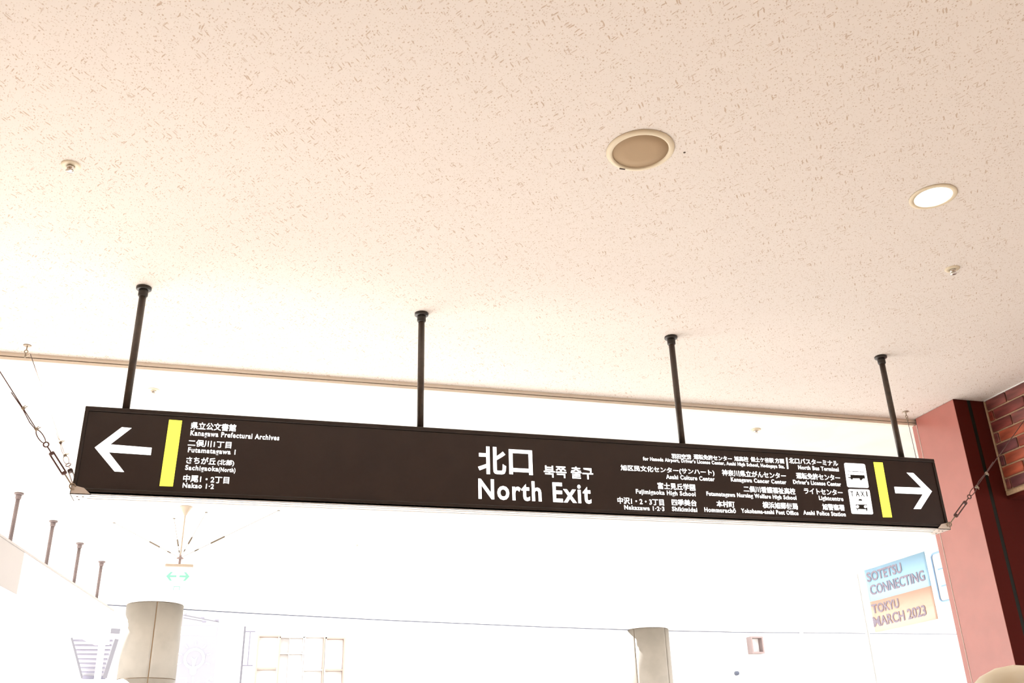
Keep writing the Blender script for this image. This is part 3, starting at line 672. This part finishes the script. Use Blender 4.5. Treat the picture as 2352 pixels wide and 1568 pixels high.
# pale banner with a lightbulb emblem behind the left column
YN = 18.0
bn = thing('banner', 'pale lavender banner with a white lightbulb emblem behind the left column', 'banner', (-.8, YN, 0))
a = fp(395, 1408, YN); b2 = fp(503, 1412, YN)
x0, x1, zt = a.x, fp(497, 1500, YN).x, a.z
B().box((x0, YN, 1.6), (x1, YN + .04, zt)).obj('sheet', M['banner'], bn)
for x in (x0, x1): B().tube([(x, YN + .02, -.03), (x, YN + .02, zt + .03)], .02, 8).obj('post', M['white'], bn)
bc = fp(446, 1512, YN); r0 = .155
em = B().tube(ring_pts((bc.x, YN - .006, bc.z), UX, UZ, r0, 40), .022, 8, closed=True)
em.obj('emblem_ring', M['white'], bn)
em = B(); em.prism([(bc.x - .06, YN - .001, bc.z - .15), (bc.x + .06, YN - .001, bc.z - .15), (bc.x + .05, YN - .001, bc.z - .24), (bc.x + .02, YN - .001, bc.z - .275), (bc.x - .02, YN - .001, bc.z - .275), (bc.x - .05, YN - .001, bc.z - .24)], (0, -.01, 0))
em.prism([(bc.x - .012, YN - .001, bc.z - .15), (bc.x + .012, YN - .001, bc.z - .15), (bc.x + .05, YN - .001, bc.z + .03), (bc.x, YN - .001, bc.z - .02), (bc.x - .05, YN - .001, bc.z + .03)], (0, -.01, 0)); em.obj('bulb_base', M['white'], bn)
for k in range(7):
    an = math.radians(-20 + k * 36.6); d = Vector((math.cos(an), 0, math.sin(an))); q = Vector((bc.x, YN - .006, bc.z)); B().tube([q + d * (r0 + .06), q + d * (r0 + .13)], .013, 6).obj('light_ray', M['white'], bn)
B().box((x0 + .02, YN - .008, fp(450, 1456, YN).z - .02), (x1 - .04, YN, fp(450, 1438, YN).z)).obj('white_band', M['white'], bn)
for s, xx, ww in (('コ', 407, 16), ('レ', 435, 12), ('ぐ', 468, 18)):
    me = text_mesh(s, .03); q = fp(xx, 1572, YN); put_text(me, Vector((q.x, YN - .001, q.z)), UX * .17, UZ * .17, NF, 'lettering', M['white'], bn, thick=.004)
# awning arm over the banner
a = fp(422, 1412, 17.2); b2 = fp(503, 1428, 17.2)
aw = bn
B().tube([Vector((a.x, YN + .02, zt)), a, b2], .007, 6).obj('stay_rod', M['slat'], aw); B().tube([a - Vector((0, 0, .045)), fp(472, 1427, 17.2)], .006, 6).obj('stay_rod', M['slat'], aw)
for q in (fp(465, 1419, 17.2), fp(469, 1427, 17.2), fp(498, 1424, 17.2)): B().box(q - Vector((.03, .02, .012)), q + Vector((.03, .02, .012)), .004).obj('joint', M['lavender'], aw)
# stair with pale treads at the far left
YS2 = 18.0
st = thing('staircase', 'faint pale staircase with eight treads at the lower left, beyond the canopy', 'stairs', (fp(200, 1510, YS2).x, YS2, 0))
lv = [(1468, 172, 232), (1479, 175, 231), (1490, 178, 229), (1500, 181, 227), (1511, 183, 225), (1521, 185, 223), (1531, 187, 222), (1541, 189, 220)]
for i, (yy, xa, xb) in enumerate(lv):
    a = fp(xa - 4, yy, YS2 + i * .12); b2 = fp(xb + 26 - i * 1.2, yy, YS2 + i * .12)
    B().box((a.x, a.y, a.z - .022), (b2.x, a.y + .12, a.z + .0)).obj('tread', M['lavender'], st)
q4 = [fp(*q, YS2 + 1.05) for q in ((168, 1462), (262, 1464), (246, 1556), (188, 1556))]
B().prism(q4, (0, .05, 0)).obj('back_panel', M['stair_back'], st)
def bar(p, q, y, w, m, name):
    a = fp(*p, y); b = fp(*q, y); d = (b - a).normalized(); n = Vector((-d.z, 0, d.x)) * w
    return B().prism([a - n, b - n, b + n, a + n], (0, .06, 0)).obj(name, m, st)
bar((164, 1464), (188, 1556), YS2 - .1, .014, M['slat'], 'stringer'); bar((238, 1445), (222, 1568), YS2 - .1, .05, M['white'], 'post')
bar((268, 1467), (240, 1556), YS2 - .1, .03, M['slat'], 'stringer'); bar((150, 1443), (160, 1450), YS2 - .2, .02, M['lavender'], 'bracket')
bar((158, 1447), (192, 1450), YS2 - .2, .03, M['lavender'], 'bracket'); bar((238, 1447), (275, 1449), YS2 - .2, .04, M['slat'], 'bracket')
bar((188, 1555), (218, 1556), YS2 + 1, .03, M['lavender'], 'landing'); bar((232, 1556), (242, 1556), YS2 + 1, .03, M['lavender'], 'landing')
B().box((fp(160, 1500, YS2).x - .1, YS2 + .4, 0), (fp(190, 1500, YS2).x + .8, YS2 + 1.6, fp(188, 1560, YS2 + 1).z - .05)).obj('base', M['white'], st)

# ------------------------------------------------------------------ person: only the crown of a cream hat reaches into the picture
hc = E0 + ray(2360, 1667) * 1.54            # centre of the hat crown
px_, py_ = hc.x, hc.y; top = hc.z + .095
pr = thing('person', 'person in a cream hat, only the rounded crown showing at the lower right corner', 'person', (px_, py_, 0))
HZ = hc.z - .015                             # head centre
def skin(name, verts, edges, radii, m, parent, sub=1, root=0):
    me = bpy.data.meshes.new(name); org = ORG[parent.name]; me.from_pydata([Vector(v) - org for v in verts], edges, [])
    o = bpy.data.objects.new(name, me); C.objects.link(o); o.parent = parent; ORG[o.name] = org.copy()
    md = o.modifiers.new('skin', 'SKIN'); md.use_smooth_shade = True
    if not me.skin_vertices: bpy.context.view_layer.update()
    for i, r in enumerate(radii):
        me.skin_vertices[0].data[i].radius = (r, r) if isinstance(r, (int, float)) else r
        me.skin_vertices[0].data[i].use_root = (i == root)
    o.modifiers.new('sub', 'SUBSURF').levels = sub; o.modifiers['sub'].render_levels = sub
    me.materials.append(m); return o
def X(dx, dy, z): return (px_ + dx, py_ + dy, z)
V = [X(0, 0, .93), X(0, 0, 1.08), X(0, .01, 1.24), X(0, .0, 1.37), X(0, -.01, HZ - .16), X(0, 0, HZ - .09), X(0, 0, HZ), X(0, -.005, HZ + .05)]
R_ = [(.15, .11), (.13, .10), (.145, .10), (.13, .085), .052, .062, (.076, .092), (.072, .088)]
Ed = [(i, i + 1) for i in range(7)]
for s in (-1, 1):
    n = len(V)
    V += [X(s * .17, 0, 1.36), X(s * .215, .0, 1.10), X(s * .23, .06, .88), X(s * .232, .09, .81), X(s * .232, .10, .76)]; R_ += [.052, .042, .030, .030, .034]
    Ed += [(3, n), (n, n + 1), (n + 1, n + 2), (n + 2, n + 3), (n + 3, n + 4)]
    for k, (dx, ln) in enumerate(((-.028, .075), (-.010, .088), (.010, .082), (.026, .064))):
        m0 = len(V); V += [X(s * .232 + dx * .8, .105, .735), X(s * .232 + dx, .115, .735 - ln * .5), X(s * .232 + dx, .108, .735 - ln)]; R_ += [.010, .0085, .007]; Ed += [(n + 4, m0), (m0, m0 + 1), (m0 + 1, m0 + 2)]
    m0 = len(V); V += [X(s * .20, .125, .785), X(s * .19, .14, .745)]; R_ += [.011, .009]; Ed += [(n + 3, m0), (m0, m0 + 1)]
    m0 = len(V); V += [X(s * .09, 0, .86), X(s * .10, .015, .50), X(s * .10, -.01, .11), X(s * .10, .01, .05), X(s * .105, .13, .035)]; R_ += [.085, .058, .042, .042, .035]
    Ed += [(0, m0), (m0, m0 + 1), (m0 + 1, m0 + 2), (m0 + 2, m0 + 3), (m0 + 3, m0 + 4)]
body = skin('body', V, Ed, R_, M['skin'], pr, 2)
JV = [X(0, 0, .88), X(0, 0, 1.08), X(0, .01, 1.24), X(0, 0, 1.38), X(0, -.01, 1.44)]; JR = [(.175, .135), (.155, .125), (.165, .12), (.145, .105), .066]; JE = [(0, 1), (1, 2), (2, 3), (3, 4)]
for s in (-1, 1):
    n = len(JV); JV += [X(s * .17, 0, 1.365), X(s * .215, 0, 1.10), X(s * .23, .055, .89)]; JR += [.068, .056, .046]; JE += [(3, n), (n, n + 1), (n + 1, n + 2)]
skin('jacket', JV, JE, JR, M['jacket'], pr, 2)
TV = [X(0, 0, .96), X(0, 0, .88)]; TR = [(.16, .125), (.15, .125)]; TE = [(0, 1)]
for s in (-1, 1):
    n = len(TV); TV += [X(s * .095, 0, .80), X(s * .10, .015, .50), X(s * .10, -.008, .10)]; TR += [.092, .074, .062]; TE += [(1, n), (n, n + 1), (n + 1, n + 2)]
    B().tube([X(s * .10, -.06, .045), X(s * .10, .0, .05), X(s * .105, .09, .042), X(s * .107, .19, .034)], [.040, .050, .048, .030], 14).obj('shoe', M['shoe'], pr)
skin('trousers', TV, TE, TR, M['trousers'], pr, 2)
for s in (-1, 1):
    B().lathe(X(s * .032, .082, HZ), [(0, -.012), (.009, -.008), (.012, 0), (.009, .008), (0, .012)], 14).obj('eye', M['ink'], pr)
    B().lathe(X(s * .078, -.005, HZ - .005), [(0, -.008), (.02, -.006), (.026, 0), (.015, .008), (0, .009)], 14, Vector((1, 0, 0))).obj('ear', M['skin'], pr)
B().tube([X(0, .086, HZ + .012), X(0, .100, HZ - .02), X(0, .108, HZ - .035), X(0, .09, HZ - .045)], [.007, .010, .013, .008], 10).obj('nose', M['skin'], pr)
B().tube([X(-.022, .082, HZ - .066), X(0, .090, HZ - .068), X(.022, .082, HZ - .066)], [.003, .006, .003], 8).obj('mouth', M['pink_frame'], pr)
B().lathe(X(0, -.018, HZ - .01), [(.062, -.10), (.086, -.08), (.090, -.02), (.088, .02), (.06, .06)], 32).obj('hair', M['hair'], pr)
hat = B().lathe(X(0, 0, hc.z), [(0, .095), (.03, .0905), (.055, .079), (.076, .060), (.090, .034), (.097, .004), (.099, -.012), (.104, -.015), (.130, -.036), (.158, -.062), (.155, -.066), (.126, -.043), (.098, -.022), (.094, -.018)], 56)
hat.obj('hat', M['hat'], pr, label='cream cloth hat')
